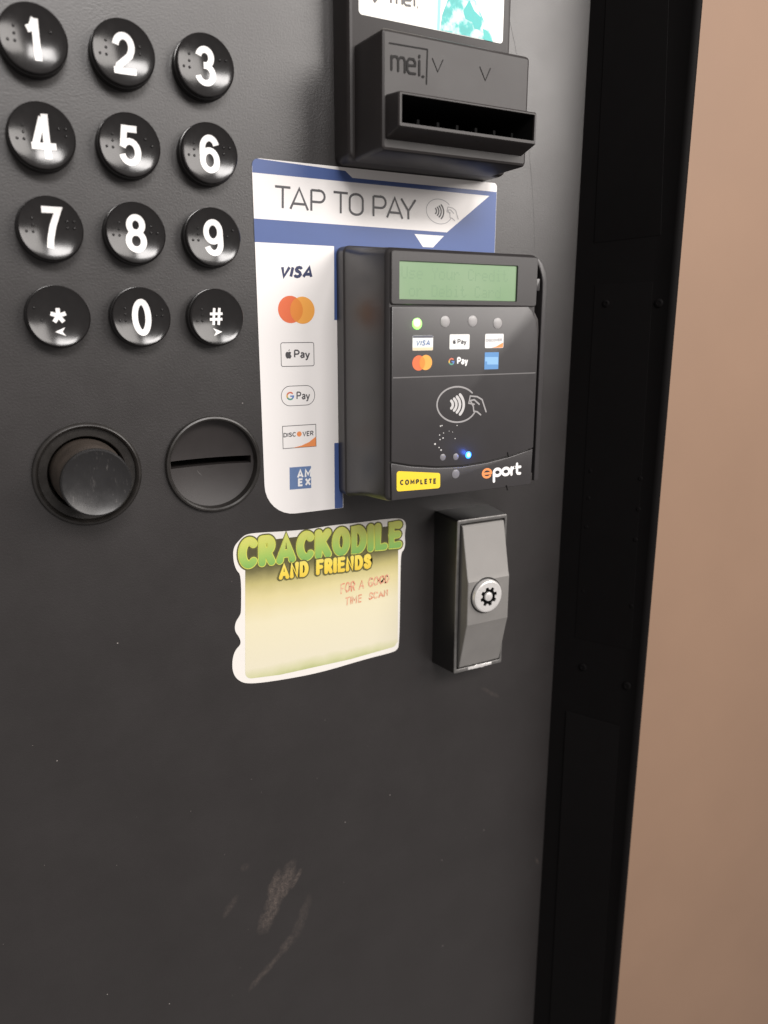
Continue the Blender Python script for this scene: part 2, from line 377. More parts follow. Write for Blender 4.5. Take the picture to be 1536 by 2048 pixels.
M_ink = mat('dark_grey_print', (.065, .062, .068), .45, var=.2, nscale=400)
M_inkl = mat('light_grey_print', (.40, .39, .40), .45)
M_red = mat('red_orange_print', (.72, .15, .055), .42, var=.05)
M_amber = mat('amber_print', (.80, .36, .07), .42, var=.05)
M_mixo = mat('orange_overlap_print', (.72, .24, .04), .42, var=.05)
M_orange = mat('orange_print', (.78, .27, .09), .42, var=.06)
M_amex = mat('steel_blue_print', (.12, .19, .36), .45, var=.15, nscale=300)
M_amex2 = mat('bright_blue_print', (.10, .25, .50), .45)
M_amex3 = mat('pale_blue_print', (.22, .42, .68), .45)
M_g_r = mat('g_red_print', (.60, .16, .10), .45); M_g_b = mat('g_blue_print', (.10, .20, .48), .45)
M_g_g = mat('g_green_print', (.09, .30, .22), .45); M_g_y = mat('g_yellow_print', (.68, .42, .08), .45)
M_ygrey = mat('card_print_grey', (.55, .55, .58), .45); M_sand = mat('card_print_sand', (.72, .58, .40), .45)
M_yellow = mat('yellow_sticker', (.80, .58, .035), .4, var=.06, nscale=150)
M_led_off = mat('unlit_led_window', (.32, .31, .31), .35, var=.06)
M_led_dim = mat('unlit_led_small', (.17, .165, .18), .35)
M_led_green = mat('lit_green_led', (.3, .8, .2), .3, emit=(.34, 1.0, .16), es=1.0)
M_led_core = mat('lit_green_led_core', (.6, .9, .5), .3, emit=(.62, 1.0, .42), es=.9)
M_led_blue = mat('lit_blue_led', (.05, .3, .9), .3, emit=(.03, .30, 1.0), es=2.2)
M_led_bcore = mat('lit_blue_led_core', (.3, .7, 1.0), .3, emit=(.35, .85, 1.0), es=1.3)
M_steel = mat('satin_steel', (.215, .207, .198), .55, metal=.4, var=.12, nscale=70, grain=.12, gscale=900)
M_chrome = mat('bright_steel', (.78, .765, .75), .3, metal=.55, var=.1, nscale=400, rvar=.2)
M_edge = mat('worn_steel_edge', (.17, .165, .16), .4, metal=.6, var=.5, nscale=250)
M_lockbox = mat('black_lock_housing', (.010, .0095, .0095), .32, var=.3, rvar=.15)
M_wall = mat('tan_painted_wall', (.28, .176, .117), .6, var=.10, nscale=4.0, grain=.2, gscale=300, bumpd=.001)
M_cream = mat('cream_label', (.85, .82, .72), .4, var=.02)
M_labelw = mat('white_label', (.76, .76, .74), .35, var=.02)
M_teal = None
def mottled(name, cols, scale, detail=5, rough=.4):
    m, nt, b = nodes(name); f = noise(nt, scale, detail, .55, coords(nt)); r = N(nt, 'ShaderNodeValToRGB')
    r.color_ramp.elements[0].position = .38; r.color_ramp.elements[0].color = (*cols[0], 1)
    r.color_ramp.elements[1].position = .64; r.color_ramp.elements[1].color = (*cols[-1], 1)
    for k, c in enumerate(cols[1:-1]):
        e = r.color_ramp.elements.new(.38+.26*(k+1)/(len(cols)-1)); e.color = (*c, 1)
    nt.links.new(f, r.inputs[0]); nt.links.new(r.outputs[0], b.inputs['Base Color']); b.inputs['Roughness'].default_value = rough
    return m
def zramp(name, stops, ns=60, nz=.12, rough=.42, axis=2, amp=None): # printed colour blend along the sheet's height (generated 0..1)
    m, nt, b = nodes(name); tc = N(nt, 'ShaderNodeTexCoord'); s = N(nt, 'ShaderNodeSeparateXYZ'); nt.links.new(tc.outputs['Generated'], s.inputs[0])
    f = math_(nt, 'ADD', s.outputs[axis], math_(nt, 'MULTIPLY', math_(nt, 'SUBTRACT', noise(nt, ns, 4, .6, tc.outputs['Object']), .5), nz))
    r = N(nt, 'ShaderNodeValToRGB'); el = r.color_ramp.elements
    el[0].position, el[0].color = stops[0][0], (*stops[0][1], 1); el[1].position, el[1].color = stops[-1][0], (*stops[-1][1], 1)
    for p_, c_ in stops[1:-1]: e = el.new(p_); e.color = (*c_, 1)
    nt.links.new(f, r.inputs[0]); nt.links.new(r.outputs[0], b.inputs['Base Color']); b.inputs['Roughness'].default_value = rough
    return m

# ------------------------------------------------------------------ the setting: wall beyond the machine
bm = loft([(rect(-1500, -1166, 2600, 900), -312), (rect(-1500, -1166, 2600, 900), -300)])
wall = finish('wall', bm, M_wall, None, (0, 300, -100), kind='structure')

# ------------------------------------------------------------------ vending machine: control panel and side frame
vm = thing('vending_machine', (0, 0, -200), 'matte black vending machine front panel with projecting side frame at its right edge', 'vending machine')
pan = finish('front_panel', slab(rect(-330, -720, 228.5, 220), -25, 0, .5), M_panel, vm, (0, 0, 0))
for cxp, czp, rr in ((51.6, -137.9, 17.6), (5.6, -137.7, 17.6)):
    boolean(pan, loft([(circ(cxp, czp, rr, 64), -20), (circ(cxp, czp, rr, 64), 5)]))
finish('hairline_scratch', ribbon(qs([(1019, 40), (1030, 90), (1046, 200), (1058, 300), (1064, 370), (1068, 440), (1069, 498)]), .13, .03, bmesh.new()), mat('hairline_grey', (.014, .013, .013), .6), pan)
# inner face of the side frame, flaring towards the viewer, with a rounded nose
eA = sl(1376, 0); eB = sl(1228, 2048); S1 = -(eA.y+eB.y)/2 - 1.0
prof = [(SLX-SLK*25, -25), (SLX-SLK*1, -1)] + [(SLX+SLK*S1*k/6, S1*k/6) for k in range(1, 7)]
rn = 2.6; cxn = prof[-1][0]+rn
prof += [(cxn-rn*math.cos(a), S1+rn*math.sin(a)) for a in [math.radians(x) for x in (15, 30, 50, 70, 90)]]
prof += [(cxn+rn*math.sin(a), S1+rn*math.cos(a)) for a in [math.radians(x) for x in (20, 40, 60, 75, 90)]]
prof += [(cxn+rn, S1-20), (cxn+rn, -25)]
bm = bmesh.new(); A = [bm.verts.new((x, -s, -720)) for x, s in prof]; B = [bm.verts.new((x, -s, 220)) for x, s in prof]
for i in range(len(A)): bm.faces.new((A[i], A[(i+1) % len(A)], B[(i+1) % len(A)], B[i]))
bm.faces.new(A[::-1]); bm.faces.new(B); bmesh.ops.recalc_face_normals(bm, faces=bm.faces)
sf = finish('side_frame', bm, M_side, vm, (SLX, 0, -200))
SN = Vector((-1, -SLK, 0)).normalized()
def side_plate(name, pts, th, parent):
    base = [sl(*p) for p in pts]; bm = bmesh.new()
    A = [bm.verts.new(p - SN*.2) for p in base]; B = [bm.verts.new(p+SN*th*.6) for p in base]
    cen = sum(base, Vector())/len(base); C = [bm.verts.new(p+SN*th+(cen-p).normalized()*.5) for p in base]
    n = len(A)
    for R1, R2 in ((A, B), (B, C)):
        for i in range(n): bm.faces.new((R1[i], R1[(i+1) % n], R2[(i+1) % n], R2[i]))
    bm.faces.new(C); bm.faces.new(A[::-1]); bmesh.ops.recalc_face_normals(bm, faces=bm.faces)
    return finish(name, bm, M_side, parent, tuple(cen))
side_plate('cover_plate', [(1215, -60), (1340, -60), (1322, 470), (1188, 486)], .25, sf)
side_plate('cover_plate', [(1190, 570), (1306, 563), (1246, 1500), (1252, 1455), (1133, 1420), (1117, 1413), (1113, 1338), (1150, 1300)][:2]+[(1262, 1300), (1150, 1275)], .2, sf)
side_plate('cover_plate', [(1133, 1421), (1240, 1452), (1196, 2120), (1096, 2120)], .6, sf)
for (u, v, r) in ((1212, 607, 1.7), (1318, 606, 1.9), (1166, 1334, 2.0), (1254, 1371, 2.1), (1181, 942, .9), (1281, 957, 1.1), (1177, 996, .9), (1277, 1018, 1.1), (1173, 1054, .9), (1271, 1079, 1.1), (1166, 1182, .8), (1263, 1212, 1.0)):
    p = sl(u, v); bm = bmesh.new(); t1 = Vector((0, 0, 1)); t2 = SN.cross(t1); rings = []
    for k, (rr, h) in enumerate(((1, 0), (1, .9), (.85, 1.4), (.5, 1.75), (.45, 1.3))):
        rings.append([bm.verts.new(p+SN*(h*r*.22+.1)+t1*(r*rr*math.sin(2*math.pi*i/18))+t2*(r*rr*math.cos(2*math.pi*i/18))) for i in range(18)])
    for a, b in zip(rings, rings[1:]):
        for i in range(18): bm.faces.new((a[i], a[(i+1) % 18], b[(i+1) % 18], b[i]))
    bm.faces.new(rings[-1]); bmesh.ops.recalc_face_normals(bm, faces=bm.faces)
    finish('bolt', bm, M_side, sf, tuple(p))

# ------------------------------------------------------------------ keypad
PY = 27.708
kp = thing('keypad', (27, 0, -41.5), 'keypad of twelve round glossy black keys with white numerals', 'keypad')
RD, DD = 9.25, 1.5
def dish(r): return 5.55 - DD*(1-min(1, r/RD)**2)
KPROF = [(10.35, -.5), (10.35, 2.4), (10.15, 2.9), (9.75, 3.0), (9.75, 3.3), (10.05, 3.5), (10.1, 4.9), (9.95, 5.45), (9.6, 5.72), (9.25, 5.55)] + [(r, dish(r)) for r in (8.2, 7, 5.6, 4.2, 2.8, 1.4)] + [(0, dish(0))]
key_me = None
dot_bm = lathe([(.46, -.12), (.44, .12), (.3, .3), (0, .38)], 0, 0, 12)
for v in dot_bm.verts: v.co *= SC
dot_me = bpy.data.meshes.new('braille_dot'); dot_bm.to_mesh(dot_me); dot_bm.free(); dot_me.materials.append(M_key)
dot_me.polygons.foreach_set('use_smooth', [True]*len(dot_me.polygons))
NUMSIGN = ((1, 0), (1, 1), (1, 2), (0, 2))
BR = {'1': ((0, 0),), '2': ((0, 0), (0, 1)), '3': ((0, 0), (1, 0)), '4': ((0, 0), (1, 0), (1, 1)), '5': ((0, 0), (1, 1)), '6': ((0, 0), (0, 1), (1, 0)),
      '7': ((0, 0), (0, 1), (1, 0), (1, 1)), '8': ((0, 0), (0, 1), (1, 1)), '9': ((0, 1), (1, 0)), '0': ((0, 1), (1, 0), (1, 1)), '*': (), '#': ()}
def on_dish(bm, cx, cz, lift=.06):
    bmesh.ops.triangulate(bm, faces=bm.faces)
    for _ in range(3):
        es = [e for e in bm.edges if e.calc_length() > 1.3]
        if not es: break
        bmesh.ops.subdivide_edges(bm, edges=es, cuts=1); bmesh.ops.triangulate(bm, faces=bm.faces)
    for v in bm.verts: v.co.y = -(dish(math.hypot(v.co.x-cx, v.co.z-cz))+lift-v.co.y)
    bm.normal_update()
    for f in bm.faces:
        if f.normal.y > 0: f.normal_flip()
    return bm
def glyph(ch, cx, cz, w, h, sw):
    bm = bmesh.new(); w -= sw; h -= sw
    for k, l in enumerate(DIGIT[ch]): ribbon([(cx+(x-.5)*w, cz+(z-.5)*h) for x, z in l], sw, k*.02, bm, caps=False)
    return bm
for j, row in enumerate(('123', '456', '789', '*0#')):
    for i, ch in enumerate(row):
        cx, cz = i*27.0, -j*PY; org = (cx, 0, cz)
        nm = {'*': 'star', '#': 'hash'}.get(ch, ch)
        lab = 'round black key marked with %s' % ({'*': 'an asterisk over a left arrow', '#': 'a hash sign over a right arrow'}.get(ch, 'white '+ch))
        if key_me is None:
            k = finish('key', lathe(KPROF, cx, cz, 72), M_key, kp, org, smooth=38, label=lab); key_me = k.data
        else: k = link('key', key_me, kp, org, label=lab)
        k.rotation_euler = (random.uniform(-.012, .012), random.uniform(-.03, .03), random.uniform(-.012, .012))
        if ch == '*':
            bm = bmesh.new()
            for s_ in range(5):
                a = math.radians(90+72*s_); ribbon([(cx, cz+.3), (cx+2.5*math.cos(a), cz+.3+2.5*math.sin(a))], 1.35, s_*.01, bm, caps=False)
            on_dish(bm, cx, cz); finish('numeral', bm, M_white, k)
            bm = flat([(cx-1.6, cz-4.9), (cx+1.7, cz-3.5), (cx+.7, cz-4.9), (cx+1.7, cz-6.3)], 0); on_dish(bm, cx, cz); finish('arrow', bm, M_white, k)
        elif ch == '#':
            bm = bmesh.new(); z_ = cz+.3
            for s_, ln in enumerate((((-1.25, -3), (-.55, 3)), ((.65, -3), (1.35, 3)), ((-2.3, .95), (2.4, .95)), ((-2.5, -1.0), (2.2, -1.0)))):
                ribbon([(cx+x, z_+z) for x, z in ln], .95, s_*.01, bm, caps=False)
            on_dish(bm, cx, cz); finish('numeral', bm, M_white, k)
            bm = flat([(cx+1.7, cz-5.2), (cx-1.6, cz-3.8), (cx-.6, cz-5.2), (cx-1.6, cz-6.6)], 0); on_dish(bm, cx, cz); finish('arrow', bm, M_white, k)
        else:
            bm = glyph(ch, cx+.2, cz-.1, {'0': 6.6, '1': 6.6}.get(ch, 7.1), 12.5 if ch not in '147' else 13.9, 2.05)
            finish('numeral', on_dish(bm, cx, cz), M_white, k)
        spots = [(-7.4+c_*2.05, 3.0-r_*2.05) for c_, r_ in (NUMSIGN if ch != '*' else ((0, 0), (1, 2)))]
        spots += [(5.2+c_*2.05, 2.5-r_*2.05) for c_, r_ in BR[ch]]
        for dx, dz in spots:
            link('braille_dot', dot_me, k, (cx+dx, -dish(math.hypot(dx, dz)), cz+dz))

# ------------------------------------------------------------------ coin return button
cx, cz = 5.6, -137.7
cr = thing('coin_return_button', (cx, 0, cz), 'round coin return push button with raised collar beside the coin slot', 'push button')
finish('collar', lathe([(18.6, -.3), (18.6, .9), (18.2, 1.6), (17.5, 1.9), (16.9, 1.5), (16.6, .6), (16.4, -.2), (14.6, -.5), (13.6, -.7), (13.2, -1.6), (13.0, -12)], cx, cz, 96), M_gloss, cr, smooth=40)
finish('stem', lathe([(12.4, -10), (12.3, 0), (11.7, 11), (11.4, 16.6)], cx, cz, 80), M_worn, cr, smooth=40)
finish('button_cap', lathe([(11.4, 16.4), (11.65, 17.3), (11.5, 18.3), (11.0, 18.7), (10.0, 18.3), (7.8, 17.7), (5, 17.2), (2.5, 16.95), (0, 16.85)], cx, cz, 80), M_scr, cr, smooth=40)
# ------------------------------------------------------------------ coin slot
cx, cz = 51.6, -137.9
cs = thing('coin_slot', (cx, 0, cz), 'round black coin slot plate with one horizontal slit beside the white sticker', 'coin slot')
finish('collar', lathe([(18.7, -.3), (18.7, 1.0), (18.3, 1.7), (17.7, 1.9), (17.1, 1.5), (16.9, .7), (16.8, -2.5)], cx, cz, 96), M_gloss, cs, smooth=40)
dp = finish('slot_plate', lathe([(17.0, -16)] + [(r, -2.2-2.6*(1-(r/17.0)**2)) for r in (17.0, 15, 12.5, 10, 7.5, 5, 2.5)] + [(0, -4.8), ], cx, cz, 96), M_plastic, cs, smooth=50)
me = dp.data; b2 = bmesh.new(); b2.from_mesh(me)
es = [e for e in b2.edges if e.is_boundary]; bmesh.ops.contextual_create(b2, geom=es); bmesh.ops.recalc_face_normals(b2, faces=b2.faces); b2.to_mesh(me); b2.free()
s0, s1 = q(340, 928, -3.5), q(500, 919, -3.5); zc = (s0[1]+s1[1])/2
boolean(dp, boxbm(s0[0], s1[0], -15, 5, zc-1.45, zc+1.45))
finish('scratch_mark', ribbon(qs([(390, 938), (396, 945), (404, 953)], -4.5), .55, -4.45, bmesh.new()), mat('scratch_grey', (.11, .105, .10), .5), dp)
finish('slot_lining', boxbm(s0[0]-.5, s1[0]+.5, -17.2, -14, zc-2, zc+2), M_black, cs)

# ------------------------------------------------------------------ bill acceptor
D1, D2, D3 = 12.1, 34.6, 43.3
ba = thing('bill_acceptor', (138, 0, 0), 'black moulded bill acceptor with protruding note slot above the tap to pay sticker', 'bill acceptor')
out = rounded(rect(104.6, -26.2, 177.2, 110), 3)
bm = loft([(out, -.3), (out, D1-2.2), (inset(out, .25), D1-1.1), (inset(out, .8), D1-.3), (inset(out, 1.6), D1)])
finish('bezel', bm, M_plastic, ba)
o2 = rounded([(107.2, -26.6), (170.6, -26.6), (170.6, 12.9), (107.2, 12.9)], 1.6); o3 = rounded([(106.3, -26.4), (169.2, -26.4), (169.2, 11.7), (106.3, 11.7)], 1.5)
bm = loft([(o2, D1-.4), (inset(o3, -.15), D2-1.1), (inset(o3, .25), D2-.35), (inset(o3, 1.0), D2)])
sn = finish('snout', bm, M_plastic, ba)
boolean(sn, boxbm(108.9, 165.9, 15, D2+3, -19.4, -10.2))
x0, x1, zt, zb = 108.1, 166.6, -9.6, -20.4
oo = rounded(rect(x0-.5, zb-2.6, x1+.8, zt+1.0), .8, 3); o4 = rounded(rect(x0, zb, x1, zt), .6, 3)
ii = rounded(rect(x0+1.0, zb+1.2, x1-.9, zt-.7), .3, 3); i2 = rounded(rect(x0+6, zb+4.2, x1-5, zt-3.6), .3, 3)
bm = loft([(oo, D2-.5), (inset(o4, -.2), D3-.5), (inset(o4, .25), D3), (ii, D3), (inset(ii, .1), D3-.8)], cap0=False, cap1=False)
nm = finish('note_slot', bm, M_plastic, ba)
finish('slot_throat', loft([(inset(ii, .1), D3-.8), (i2, D2-9), (i2, D1+3.5)], cap0=False), M_black, nm)
for k in range(6):
    x_ = x0+11+k*8.2; finish('guide_rib', boxbm(x_, x_+1.0, D2-8.6, D2+2.0, zb+2.6, zb+4.6), M_black, nm)
# low ledge where the snout meets the slot, and raised strips darkened for the shade of engraved marks
E2 = D2+.05
bm = strokes([[(0, .97), (1, 1)], [(1, 1), (1, 0)]], [(779, 84), (855, 99), (853, 168), (779, 150)], E2, .45, th=.12)
f_m = [[(0, 0), (0, 1)], [(0, .8), (.1, 1), (.22, 1), (.28, .8), (.28, 0)], [(.28, .8), (.38, 1), (.5, 1), (.56, .8), (.56, 0)]]
f_m += [[(.70, .52), (1.0, .58)], [(1.0, .56), (1.0, .8), (.93, 1.0), (.75, 1.0), (.67, .8), (.66, .2), (.75, 0), (1, .02)]]
f_m += [[(1.18, 0), (1.18, .95)], [(1.18, 1.2), (1.18, 1.3)], [(1.32, -.05), (1.36, -.05)]]
bm = join(bm, strokes(f_m, [(783, 112), (847, 122), (847, 152), (783, 139)], E2, .78, box=(0, 0, 1.36, 1), th=.14))
finish('engraved_logo', bm, M_engr, sn)
for u, v in ((876, 117), (971, 134)):
    finish('engraved_arrow', strokes([[(0, 1), (.5, 0), (1, 1)]], [(u-11, v), (u+10, v+3), (u+10, v+29), (u-11, v+25)], E2, .32, th=.1), M_engr, sn)
# label on the bezel
lz = D1+.02
lab = rounded([(108.9, 22.7), (172.9, 22.7), (172.9, 95), (108.9, 95)], 1.4)
lb = finish('label', flat(lab, lz, .1), M_labelw, ba)
def inlabel(pts): return [(max(109.0, min(172.8, x)), max(22.85, min(94, z))) for x, z in pts]
xa, xb = q(862, 20, D1)[0], q(884, 20, D1)[0]
finish('label_print', flat([(109.2, 23.6), (110.2, 22.9), (xa, 22.9), (xa, 94), (109.2, 94)], lz+.14), M_cream, lb)
finish('label_print', flat([(xa, 22.9), (xb-1.0, 22.9), (xb+1.6, 94), (xa+2, 94)], lz+.16), mottled('pale_teal_print', [(.50, .72, .70), (.66, .82, .80)], 200), lb)
finish('label_print', flat([(xb-2.2, 22.9), (xb-1.0, 22.9), (xb+1.2, 94), (xb-.6, 94)], lz+.18), mat('teal_strip_print', (.22, .62, .62), .4), lb)
M_teal = mottled('teal_banknote_print', [(.60, .72, .69), (.34, .60, .57), (.03, .42, .40), (.012, .36, .34)], 190, 4)
pts = qs([(880, 66), (884, 30), (895, 0), (905, -30), (960, -30), (950, 0), (962, 30), (972, 52), (988, 86)], D1); pts = [(x, max(22.9, z)) for x, z in pts]
finish('label_print', flat(pts, lz+.2), M_teal, lb)
finish('label_print', flat(qs([(938, 0), (948, 22), (962, 36), (963, 50), (958, 60), (948, 58), (944, 45), (930, 38), (926, 22)], D1), lz+.22), mat('teal_solid_print', (.01, .40, .38), .4, var=.15, nscale=400), lb)
finish('label_print', flat(qs([(965, 58), (974, 62), (985, 84), (968, 80)], D1), lz+.22), mat('teal_solid_print_two', (.02, .42, .39), .4, var=.15, nscale=400), lb)
finish('label_lettering', strokes([[(x, z) for x, z in l] for l in f_m], [(782, -14), (836, -4), (836, 14), (782, 6)], lz+.2, .8, box=(0, 0, 1.36, 1), caps=False), M_ink, lb)
finish('label_lettering', flat(qs([(742, -4), (757, -2), (749, 7)], D1), lz+.2), M_ink, lb)

# ------------------------------------------------------------------ tap to pay sticker
st = thing('payment_sticker', (100, 0, -100), 'white and blue tap to pay sticker listing card logos', 'sticker')
L = [q(504, 330)[0], q(990, 372)[0]]
ZT, ZB = -26.6, -161.2
shape = rounded([(71.0, ZT), (181.2, ZT), (181.2, -60), (106.5, -60), (106.5, ZB), (71.8, ZB)], [3.2, 1.6, 0, 0, 0, 13], 8)
T = .25
bs = finish('sticker_sheet', flat(shape, .02, T), M_sticker, st)
P1 = T+.05
zb1 = q(504, 345)[1]; zb2 = q(508, 437)[1]; zb3 = q(508, 484)[1]
def bx(u, v): return q(u, v)
top = rounded([(71.1, zb1), (71.1, ZT-.08), q(690, 342), (q(704, 356)), (181.1, q(990, 384)[1]), (181.1, -59.5), (106.0, -59.5), (106.0, q(668, 640)[1]), (q(668, 640)[0], q(668, 640)[1]), (q(667.5, 494)[0], zb3), (71.1, zb3), (71.1, zb2), q(893, 465), q(978, 392)],
              [0, 3.0]+[0]*12, 6)
finish('blue_print', flat(top, P1), M_blue, bs)
finish('blue_print', flat(rounded([q(668, 886), (106.3, q(668, 886)[1]), (106.3, ZB+.1), (q(669, 1019)[0], ZB+.1)], 0), P1), M_blue, bs)
finish('arrow_print', flat(qs([(828, 468), (887, 472), (865, 495), (845, 494)]), P1+.04), M_white, bs)
tl = []
def add(lines, dx): tl.extend([[(x+dx, z) for x, z in l] for l in lines])
gT = [[(0, 1), (.62, 1)], [(.31, 1), (.31, 0)]]
gA = [[(0, 0), (.36, 1), (.72, 0)], [(.12, .27), (.60, .27)]]
gP = [[(0, 0), (0, 1.0)], [(0, .99), (.34, .99)] + arc(.34, .72, .22, 90, -90, 8, .28) + [(0, .44)]]
gO = [arc(.29, .72, .29, 0, 180, 10, .28) + arc(.29, .28, .29, 180, 360, 10, .28) + [(.58, .72)]]
gY = [[(0, 1), (.34, .42), (.68, 1)], [(.34, .42), (.34, 0)]]
for g, dx in ((gT, 0), (gA, .62), (gP, 1.48), (gT, 2.42), (gO, 3.12), (gP, 4.18), (gA, 4.80), (gY, 5.46)): add(g, dx)
bm = strokes(tl, [(550, 372.5), (831, 400), (831, 440), (550, 415)], P1, .88, box=(0, 0, 6.14, 1), caps=False)
finish('lettering', bm, M_ink, bs)
def contactless(Q, d, w1, w2, mat1, mat2, parent, hand=True):
    f = quadmap(Q, d)
    el = [arc(.40, .5, .39, 40, 335, 44, .47)]
    finish('contactless_mark', strokes(el, Q, d, w1), mat2, parent)
    ws = []
    for k, r in enumerate((.115, .185, .255, .33)):
        ws.append(arc(.20, .5, r, -42+k*1, 42-k*1, 10, r*1.25))
    finish('contactless_mark', strokes(ws, Q, d+.02, w2), mat1, parent)
    if hand:
        h = [[(.74, .50), (.63, .53), (.66, .72), (.80, .70), (.90, .62), (.98, .30)], [(.66, .60), (.74, .62), (.84, .50)], [(.66, .60), (.72, .45), (.73, .32), (.80, .30), (.87, .22)]]
        finish('contactless_mark', strokes(h, Q, d+.05, w1), mat2, parent)
contactless([(852, 393), (918, 402), (918, 454), (852, 446)], P1, .32, .62, M_ink, M_inkl, bs)
finish('lettering', stext('VISA', [(562, 531), (625, 532), (625, 557), (562, 556)], P1, 1.15, .32, .2), M_navy, bs)
def mastercard(c1, c2, r, d, parent, mk=1.0):
    a = q(*c1, d); b = q(*c2, d); 
    finish('card_mark', flat(circ(a[0], a[1], r, 40), d), M_red, parent); finish('card_mark', flat(circ(b[0], b[1], r, 40), d+.03), M_amber, parent)
    h = (b[0]-a[0])/2; t = math.acos(min(1, h/r)); zc = (a[1]+b[1])/2
    lens = [(a[0]+r*math.cos(x), zc+r*math.sin(x)) for x in [t*(k/8-1) for k in range(17)]] + [(b[0]-r*math.cos(x), zc-r*math.sin(x)) for x in [t*(k/8-1) for k in range(1, 16)]]
    finish('card_mark', flat(lens, d+.06), M_mixo, parent)
mastercard((581, 619), (605, 620.5), 5.15, P1, bs)
def outline_box(Q, d, rad, w, m, parent):
    TL, TR, BRr, BL = qs(Q, d); x0_, x1_ = (TL[0]+BL[0])/2, (TR[0]+BRr[0])/2; z1_, z0_ = (TL[1]+TR[1])/2, (BL[1]+BRr[1])/2
    o_ = rounded(rect(x0_, z0_, x1_, z1_), rad, 8); return finish('badge_outline', ringface(o_, inset(o_, w), d), m, parent), (x0_, z0_, x1_, z1_)
outline_box([(561, 684), (628, 685), (629, 733), (562, 733)], P1, .9, .26, M_ink, bs)
def apple(cx, cz, s, d, m, parent):
    body = [(0, .62), (.22, .74), (.5, .66), (.66, .48), (.52, .3), (.5, .08), (.62, -.12), (.74, -.2), (.62, -.52), (.42, -.78), (.24, -.8), (0, -.72), (-.22, -.8), (-.42, -.74), (-.64, -.42), (-.74, -.02), (-.68, .38), (-.5, .64), (-.26, .72)]
    bm = flat([(cx+x*s, cz+z*s) for x, z in body], d)
    flat([(cx+x*s, cz+z*s) for x, z in ((0, .82), (.05, 1.05), (.3, 1.3), (.3, 1.05), (.15, .86))], d+.01, 0, bm)
    return finish('apple_mark', bm, m, parent)
a_ = q(577, 710, P1); apple(a_[0], a_[1], 1.75, P1, M_ink, bs)
finish('lettering', stext('Pay', [(588, 699), (620, 700), (620, 721), (588, 720)], P1, .58, .2), M_ink, bs)
outline_box([(562, 771), (630, 771), (630, 811), (562, 812)], P1, 4.4, .24, M_ink, bs)
def gmark(cx, cz, r, w, d, parent):
    for m_, a0, a1 in ((M_g_r, 38, 158), (M_g_y, 158, 208), (M_g_g, 208, 312), (M_g_b, 312, 358)):
        finish('card_mark', ribbon(arc(cx, cz, r, a0, a1, 12), w, d, bmesh.new(), caps=False), m_, parent)
    finish('card_mark', ribbon([(cx, cz-.05*r), (cx+r*1.22, cz-.05*r)], w*.9, d+.02, bmesh.new(), caps=False), M_g_b, parent)
g_ = q(580.5, 792, P1); gmark(g_[0], g_[1], 1.35, .62, P1, bs)
finish('lettering', stext('Pay', [(593, 783), (620, 783), (620, 803), (593, 803)], P1, .48, .2), M_ink, bs)
_, bb = outline_box([(564, 852), (632, 848), (633, 893), (566, 898)], P1, 0, .26, M_ink, bs)
bw, bh = bb[2]-bb[0], bb[3]-bb[1]
finish('card_mark', flat([(bb[0]+bw*x, bb[1]+bh*z) for x, z in ((.30, .02), (.55, .09), (.78, .22), (.985, .44), (.985, .02))], P1+.02), M_orange, bs)
finish('lettering', stext('DISC', [(567, 866), (592, 864), (592, 873), (567, 875)], P1, .36, .26), M_ink, bs)
finish('lettering', stext('VER', [(605, 863), (627, 861), (627, 871), (605, 873)], P1, .36, .26), M_ink, bs)
o_ = q(598.5, 868, P1); finish('card_mark', flat(circ(o_[0], o_[1], 1.05, 24), P1+.02), M_orange, bs)
ax = finish('card_mark', flat(qs([(579, 935), (622, 932), (622.5, 976), (579.5, 979.5)], P1), P1), M_amex, bs)
f_am = [(594, 939), (623, 937), (623, 955), (594, 957)]; f_ex = [(596, 957), (622, 955), (622, 971), (596, 973)]
for body, Q_ in (('AM', f_am), ('EX', f_ex)):
    finish('lettering', stext(body, Q_, P1+.03, .8, .45), M_white, bs)

# ------------------------------------------------------------------ card reader
ER = 41.2
rd = thing('card_reader', (138, 0, -105), 'boxy black contactless card reader with green lit display and swipe slot', 'card reader')
# housing: drafted box, rounded corners
b0 = rounded(rect(104.6, -155.2, 177.5, -55.8), 3, 5); b1 = rounded(rect(104.6, -150.6, 172.4, -59.0), 2.6, 5)
bm = loft([(b0, .1), (b0, 6.0), (inset(b0, .5), 6.6), (rounded(rect(104.9, -152.4, 174.5, -57.8), 3, 5), 20), (inset(b1, .0), ER-2.0), (inset(b1, .35), ER-.8), (inset(b1, 1.2), ER-.1)], cap1=True)
hs = finish('housing', bm, M_plastic2, rd, smooth=35)
# upper bezel around the display, a real frame with the display recessed in it
F0 = ER-.1
sx0, sx1, sz0, sz1 = 109.4, 161.9, -76.9, -63.5
up = rounded(rect(106.0, q(800, 611, ER)[1]+.25, 171.6, -60.0), 1.2, 4); upi = rounded(rect(sx0, sz0, sx1, sz1), .5, 4)
bm = loft([(up, F0-.3), (up, F0+.5), (inset(up, .35), F0+.8), (upi, F0+.8), (inset(upi, .5), F0-.6)], cap0=False, cap1=False)
bz = finish('display_bezel', bm, M_plastic2, rd, smooth=35)
def lcd():
    m, nt, b = nodes('backlit_lcd'); vec = coords(nt); f = noise(nt, 40, 2, .5, vec)
    c = mix(nt, f, (.20, .36, .16), (.34, .45, .27)); nt.links.new(c, b.inputs['Emission Color']); b.inputs['Base Color'].default_value = (.03, .045, .03, 1)
    b.inputs['Emission Strength'].default_value = .92; b.inputs['Roughness'].default_value = .3
    return m
M_lcd = lcd(); M_lcdt = mat('lcd_characters', (.03, .045, .03), .3, emit=(.24, .365, .20), es=.92)
